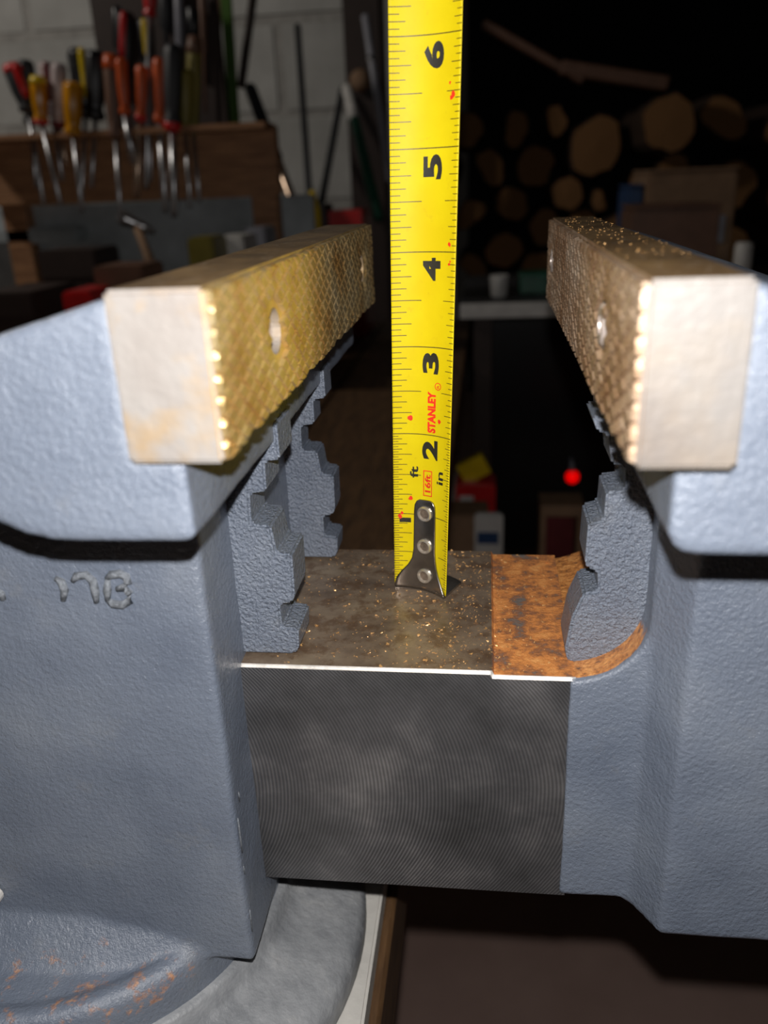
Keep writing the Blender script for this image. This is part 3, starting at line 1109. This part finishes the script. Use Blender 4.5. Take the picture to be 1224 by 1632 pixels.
# clutter on the bench
def crate(name, x0, x1, ytop, y, d, mat, label, cat, zb=BZ, lid=None, bev=0.003):
    a, b = at(x0, ytop, y), at(x1, ytop, y)
    th = tag(empty(name, ((a.x + b.x) / 2, y + d / 2, zb)), label, cat)
    bm = bmesh.new()
    box(bm, a.x, b.x, y, y + d, zb, a.z, bev, 2)
    obj('body', bm, M[mat], th)
    bm = bmesh.new()
    hh = (a.z - zb) * 0.22
    box(bm, a.x - 0.002, b.x + 0.002, y - 0.002, y + d + 0.002, a.z - hh, a.z + 0.002, bev, 2)
    obj('lid', bm, M[lid or mat], th)
    return th


crate('parts_box', 342, 385, 380, 0.88, 0.07, 'greyplastic', 'small grey plastic parts box on the bench', 'box', lid='white')
crate('parts_box', 392, 420, 366, 0.96, 0.06, 'charcoal', 'small dark box with a pale lid behind the grey parts box', 'box', lid='greyplastic')
crate('parts_box', 300, 336, 382, 0.82, 0.06, 'brown', 'brown box with a dull yellow lid on the bench', 'box', lid='olive')
crate('tin_box', 100, 142, 468, 0.74, 0.07, 'maroon', 'low dark red tin on the bench', 'tin', lid='red')
crate('wooden_crate', 150, 225, 428, 0.80, 0.07, 'cardboard', 'low brown wooden crate behind the left jaw plate', 'crate', lid='brown')
crate('wooden_crate', 60, 150, 402, 0.96, 0.08, 'darkbrown', 'dark brown crate under the steel angle bar', 'crate')
crate('wooden_crate', -30, 50, 470, 0.80, 0.12, 'darkbrown', 'dark brown crate at the left end of the bench clutter', 'crate')
crate('tray', 520, 576, 338, 1.24, 0.10, 'red', 'red plastic tray at the foot of the green stake', 'tray', lid='red')
crate('tool_case', 452, 515, 330, 1.20, 0.08, 'charcoal', 'charcoal tool case below the thin dark rods', 'case')
q = at(500, 335, 1.17)
bm = bmesh.new()
tube(bm, [((q.x, 1.17, BZ), 0.012), ((q.x, 1.17, BZ + 0.10), 0.012), ((q.x, 1.17, q.z), 0.011), ((q.x, 1.17, q.z + 0.015), 0.007), ((q.x, 1.17, q.z + 0.03), 0.005)], 16)
tag(obj('glue_bottle', bm, M['yellow'], smooth=True), 'narrow yellow glue bottle in front of the charcoal case', 'bottle')
# hammer leaning head up
a, b = at(216, 356, 1.00), at(252, 450, 0.94)
hm = tag(empty('hammer', b), 'small hammer standing head up with a pale shiny head and wooden handle', 'hammer')
bm = bmesh.new()
tube(bm, [(a, 0.006), (a + (b - a) * 0.4, 0.0065), (b, 0.009)], 12)
obj('handle', bm, M['cardboard'], hm, smooth=True)
bm = bmesh.new()
hx = Vector((0.7, 0.1, -0.35)).normalized()
tube(bm, [(a - hx * 0.026, 0.007), (a - hx * 0.022, 0.010), (a - hx * 0.012, 0.010), (a - hx * 0.008, 0.008), (a + hx * 0.010, 0.008), (a + hx * 0.03, 0.003)], 16)
obj('head', bm, M['steel'], hm, smooth=True)

# ================================================================== BACKGROUND, RIGHT
# cabinet with a white top
CY = 1.02
cw = at(733, 494, CY)
cab = tag(empty('cabinet', (0.5, 1.2, FLOOR_Z)), 'open cabinet with painted-in dark shade and a white front edge behind the jaws', 'cabinet')
zt_ = at(800, 484, CY).z
bm = bmesh.new()
box(bm, cw.x, 1.0, CY + 0.006, 1.42, zt_ - 0.020, zt_, 0.001, 1)
obj('top', bm, M['charcoal'], cab)
bm = bmesh.new()
box(bm, cw.x, 1.0, CY, CY + 0.006, zt_ - 0.021, zt_ + 0.0005, 0.001, 1)
obj('edge_strip', bm, M['white'], cab)
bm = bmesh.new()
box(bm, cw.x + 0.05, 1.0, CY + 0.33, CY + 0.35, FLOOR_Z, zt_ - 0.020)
obj('back_panel', bm, M['black'], cab)  # black sheet paints in the shade of the open cabinet
for xx in (cw.x + 0.02, 0.97):
    bm = bmesh.new()
    box(bm, xx, xx + 0.028, CY + 0.01, CY + 0.36, FLOOR_Z, zt_ - 0.020, 0.001, 1)
    obj('side_panel', bm, M['darkbrown'], cab)

k = at(795, 483, 1.10)
bm = bmesh.new()
bz = zt_
lathe(bm, [(0.010, bz), (0.013, bz + 0.004), (0.0145, bz + 0.032), (0.0135, bz + 0.034), (0.012, bz + 0.012)], k.x, 1.09, 20)
tag(obj('cup', bm, M['white'], smooth=True), 'little white cup on the dark cabinet top', 'cup')
g0, g1 = at(828, 470, 1.13), at(880, 470, 1.13)
gb = tag(empty('carton', ((g0.x + g1.x) / 2, 1.15, zt_)), 'dark green carton beside the white cup', 'carton')
bm = bmesh.new()
box(bm, g0.x, g1.x, 1.12, 1.18, zt_, zt_ + 0.030, 0.002, 1)
obj('body', bm, M['darkgreen'], gb)
bm = bmesh.new()
box(bm, g0.x - 0.001, g1.x + 0.001, 1.119, 1.181, zt_ + 0.022, zt_ + 0.031, 0.002, 1)
obj('lid', bm, M['darkgreen'], gb)

# low step in front of the cabinet with things on it
LZ = -0.44
step = tag(empty('step_stool', (0.15, 0.9, FLOOR_Z)), 'low dark brown step stool in front of the open cabinet', 'stool')
bm = bmesh.new()
box(bm, 0.005, 0.46, 0.74, 1.0, LZ - 0.02, LZ, 0.002, 1)
obj('top', bm, M['darkbrown'], step)
for xx in (0.02, 0.42):
    for yy in (0.76, 0.96):
        bm = bmesh.new()
        box(bm, xx, xx + 0.025, yy, yy + 0.025, FLOOR_Z, LZ - 0.02, 0.001, 1)
        obj('leg', bm, M['darkbrown'], step)


def stand(name, x0, x1, ytop, y, d, mats, label, cat, band=None, bandmat=None):
    a, b = at(x0, ytop, y), at(x1, ytop, y)
    th = tag(empty(name, ((a.x + b.x) / 2, y + d / 2, LZ)), label, cat)
    bm = bmesh.new()
    box(bm, a.x, b.x, y, y + d, LZ, a.z, 0.003, 2)
    obj('body', bm, M[mats], th)
    if band:
        z0_, z1_ = at(x0, band[1], y).z, at(x0, band[0], y).z
        f0, f1 = band[2], band[3]
        bm = bmesh.new()
        box(bm, a.x + (b.x - a.x) * f0, a.x + (b.x - a.x) * f1, y - 0.0015, y + 0.001, z0_, z1_)
        obj('panel', bm, M[bandmat], th)
    return th


stand('bottle_box', 726, 790, 772, 0.90, 0.05, 'red', 'red box with white patch under the tilted yellow book', 'box', (790, 815, 0.1, 0.45), 'white')
stand('carton', 690, 778, 822, 0.80, 0.06, 'cardboard', 'brown cardboard carton on the step stool', 'carton')
stand('paint_tin', 756, 802, 820, 0.785, 0.012, 'white', 'white box with a blue label beside the cardboard carton', 'box', (848, 866, 0.1, 0.85), 'navy')
# yellow book tilted on the red box
c0 = at(755, 748, 0.92)
bm = bmesh.new()
box(bm, -0.021, 0.021, -0.008, 0.008, -0.016, 0.016, 0.001, 1)
bmesh.ops.rotate(bm, verts=bm.verts, cent=(0, 0, 0), matrix=Matrix.Rotation(math.radians(-28), 3, 'Y'))
bmesh.ops.translate(bm, verts=bm.verts, vec=(c0.x, 0.925, c0.z))
tag(obj('book', bm, M['yellow']), 'small yellow book lying tilted on the red box', 'book')
# white stool-like frame
w0, w1 = at(862, 806, 0.80), at(932, 806, 0.80)
fr = tag(empty('white_frame', (w0.x, 0.82, LZ)), 'small off-white frame with a dark maroon opening on the step stool', 'frame')
for (x0, x1, z0, z1) in ((w0.x, w1.x, w0.z - 0.016, w0.z), (w0.x, w0.x + 0.008, LZ, w0.z - 0.016), (w1.x - 0.008, w1.x, LZ, w0.z - 0.016)):
    bm = bmesh.new()
    box(bm, x0, x1, 0.80, 0.85, z0, z1, 0.001, 1)
    obj('rail', bm, M['cardboard'], fr)
bm = bmesh.new()
box(bm, w0.x + 0.008, w1.x - 0.008, 0.845, 0.85, LZ, w0.z - 0.016)
obj('panel', bm, M['maroon'], fr)
# red pilot light on a clip in the cabinet
rc = at(912, 760, 1.03)
rf = tag(empty('pilot_light', rc), 'round bright red pilot light on a grey clip in front of the open cabinet', 'light')
bm = bmesh.new()
bmesh.ops.create_uvsphere(bm, u_segments=20, v_segments=14, radius=0.0105)
bmesh.ops.translate(bm, verts=bm.verts, vec=rc)
obj('lens', bm, M['reflector'], rf, smooth=True)
bm = bmesh.new()
rt = at(911, 741, 1.03)
tube(bm, [(rc, 0.003), (rt, 0.005), (rt + Vector((0, 0, 0.006)), 0.003), (rt + Vector((0, 0.02, 0.01)), 0.002)], 12, bent=True)
obj('clip', bm, M['greyplastic'], rf, smooth=True)

# firewood pile: a ragged stack of logs, cut ends toward the bench
log_meshes = []
for v in range(5):
    rr = random.Random(v)
    n = 18
    bm = bmesh.new()
    prof = [1 + 0.12 * rr.uniform(-1, 1) for _ in range(n)]
    if v in (1, 3):   # split logs: one flat side
        for i in range(n):
            a = 2 * math.pi * i / n
            if math.sin(a) < -0.15:
                prof[i] = min(prof[i], 0.2 / max(0.25, -math.sin(a)))
    ends = []
    for y_ in (0.0, 0.012, 0.40, 0.42):
        sc = 0.93 if y_ in (0.0, 0.42) else 1.0
        ends.append([bm.verts.new((prof[i] * sc * math.cos(2 * math.pi * i / n), y_, prof[i] * sc * math.sin(2 * math.pi * i / n))) for i in range(n)])
    for q in range(3):
        for i in range(n):
            bm.faces.new((ends[q][i], ends[q][(i + 1) % n], ends[q + 1][(i + 1) % n], ends[q + 1][i]))
    bmesh.ops.recalc_face_normals(bm, faces=bm.faces)
    me = bpy.data.meshes.new('bark')
    bm.to_mesh(me)
    bm.free()
    me.materials.append(M['bark'])
    bm = bmesh.new()
    for y_ in (0.0005,):
        c = bm.verts.new((0, y_ - 0.004, 0))
        ring = [bm.verts.new((prof[i] * 0.925 * math.cos(2 * math.pi * i / n), y_, prof[i] * 0.925 * math.sin(2 * math.pi * i / n))) for i in range(n)]
        for i in range(n):
            bm.faces.new((c, ring[i], ring[(i + 1) % n]))
    bmesh.ops.recalc_face_normals(bm, faces=bm.faces)
    me2 = bpy.data.meshes.new('cut_end')
    bm.to_mesh(me2)
    bm.free()
    me2.materials.append(M['log_end'])
    log_meshes.append((me, me2))
LY = 1.95
spots = [(775, 205, 34), (830, 168, 36), (868, 215, 38), (908, 200, 30), (960, 225, 52), (1012, 232, 46), (1078, 205, 50), (1140, 222, 40),
         (1195, 190, 42), (1216, 240, 40), (760, 250, 36), (812, 262, 40), (745, 300, 36), (800, 322, 38), (850, 285, 34), (888, 262, 30),
         (930, 275, 22), (945, 322, 34), (985, 300, 32), (870, 335, 34), (1130, 270, 44), (1196, 300, 44), (905, 320, 28),
         (745, 355, 34), (790, 385, 36), (840, 390, 36), (765, 420, 34), (1180, 355, 44), (1235, 340, 40), (745, 185, 30), (1050, 262, 34)]
floor_z = at(800, 445, LY).z
ztop = at(1000, 160, LY).z
cs = []
for (px, py, pr) in spots:
    c = at(px, py, LY)
    cs.append([c.x, c.z, pr * (c - CAM).length / 1450.0 * 0.84])
for it in range(120):
    for i in range(len(cs)):
        for j in range(i):
            dx, dz = cs[i][0] - cs[j][0], cs[i][1] - cs[j][1]
            dd = math.hypot(dx, dz) or 1e-6
            gap = (cs[i][2] + cs[j][2]) * 1.13 - dd
            if gap > 0:
                for q, sg in ((i, 0.5), (j, -0.5)):
                    cs[q][0] += dx / dd * gap * sg
                    cs[q][1] += dz / dd * gap * sg
    for c in cs:
        c[1] = max(min(c[1], ztop - c[2]), floor_z - 0.03 + c[2] * 1.12)
for i, (cx_, cz_, r) in enumerate(cs):
    yy = 1.79 if i == 5 else LY + random.uniform(-0.05, 0.06)
    a_, b_ = log_meshes[i % 5]
    lab = ('split firewood log with one flat side in the dark pile behind the cabinet' if i % 5 in (1, 3)
           else 'round firewood log in the dark pile behind the cabinet')
    th = tag(empty('log', (cx_, yy, cz_)), lab, 'log', 'split firewood logs' if i % 5 in (1, 3) else 'round firewood logs')
    rz = random.uniform(0, 6.28)
    for nm, me in (('bark', a_), ('cut_end', b_)):
        o = bpy.data.objects.new(nm, me)
        col.objects.link(o)
        o.parent = th
        o.scale = (r, 1, r)
        o.rotation_euler = (0, rz, 0)
# pallet under the pile
pal = tag(empty('pallet', (0.5, 2.2, FLOOR_Z)), 'dark wooden stand under the firewood pile', 'stand')
for k in range(4):
    bm = bmesh.new()
    box(bm, -0.02, 1.3, 1.95 + k * 0.11, 2.03 + k * 0.11, floor_z - 0.05, floor_z - 0.03, 0.002, 1)
    obj('slat', bm, M['darkbrown'], pal)
for xx in (0.0, 1.2):
    bm = bmesh.new()
    box(bm, xx, xx + 0.06, 1.95, 2.36, FLOOR_Z, floor_z - 0.05, 0.002, 1)
    obj('side', bm, M['darkbrown'], pal)
# boxes in front of the pile
def pilebox(name, x0, x1, y0p, y1p, y, d, mat, label, cat, band=None):
    a, b = at(x0, y0p, y), at(x1, y0p, y)
    b.z = zt_
    th = tag(empty(name, ((a.x + b.x) / 2, y + d / 2, b.z)), label, cat)
    bm = bmesh.new()
    box(bm, a.x, b.x, y, y + d, b.z, a.z, 0.004, 2)
    obj('body', bm, M[mat], th)
    for s in (0, 1):
        bm = bmesh.new()
        xm = (a.x + b.x) / 2
        box(bm, a.x if s == 0 else xm + 0.002, xm - 0.002 if s == 0 else b.x, y - 0.001, y + d, a.z + 0.0005, a.z + 0.005, 0.001, 1)
        obj('flap', bm, M[mat], th)
    if band:
        bm = bmesh.new()
        box(bm, a.x + (b.x - a.x) * 0.1, b.x - (b.x - a.x) * 0.1, y - 0.002, y + 0.002, b.z + (a.z - b.z) * 0.35, b.z + (a.z - b.z) * 0.6)
        obj('label_strip', bm, M[band], th)
    return th


pilebox('cardboard_box', 1034, 1178, 276, None, 1.24, 0.16, 'cardboard', 'brown cardboard box with a grey strip in front of the firewood', 'box', 'greyplastic')
pilebox('plastic_tub', 1000, 1026, 300, None, 1.26, 0.1, 'navy', 'dark blue tub beside the cardboard box', 'tub')
pilebox('cardboard_box', 1010, 1150, 335, None, 1.07, 0.12, 'brown', 'darker brown box on the dark cabinet top', 'box')
# grey post end standing beyond the right jaw
k = at(1184, 410, 1.06)
kt = at(1184, 386, 1.06)
bm = bmesh.new()
tube(bm, [((k.x, 1.06, zt_), 0.0125), ((k.x, 1.06, kt.z - 0.004), 0.0125), ((k.x, 1.06, kt.z), 0.010)], 20)
tag(obj('grey_canister', bm, M['white'], smooth=True), 'slim pale grey canister on the cabinet top near the right jaw', 'canister')
# timber sticking up out of the pile
top5 = Vector((cs[5][0], 1.82, cs[5][1] + cs[5][2] * 1.1))
b = top5 + Vector((-0.005, 0, 0.012))
a, m_ = at(770, 38, 1.82), at(893, 108, 1.82)
tb = tag(empty('timber', b), 'rough brown timber with a thinner end slanting up out of the firewood', 'timber')


def beam(name, a, b, w, h, mat, parent):
    bm = bmesh.new()
    dd = b - a
    u = Vector((0, 1, 0))
    v = dd.cross(u).normalized()
    vs = []
    for e in (a, b):
        for (i, j) in ((-1, -1), (1, -1), (1, 1), (-1, 1)):
            vs.append(bm.verts.new(e + u * (h * i) + v * (w * j)))
    for q in ((0, 1, 2, 3), (4, 5, 6, 7), (0, 1, 5, 4), (1, 2, 6, 5), (2, 3, 7, 6), (3, 0, 4, 7)):
        bm.faces.new([vs[i] for i in q])
    bmesh.ops.recalc_face_normals(bm, faces=bm.faces)
    bmesh.ops.bevel(bm, geom=list(bm.edges), offset=0.003, segments=1, affect='EDGES')
    return obj(name, bm, M[mat], parent)


beam('thin_end', a, m_ + (m_ - a) * 0.3, 0.0085, 0.02, 'brown', tb)
beam('thick_end', m_, b, 0.014, 0.022, 'brown', tb)
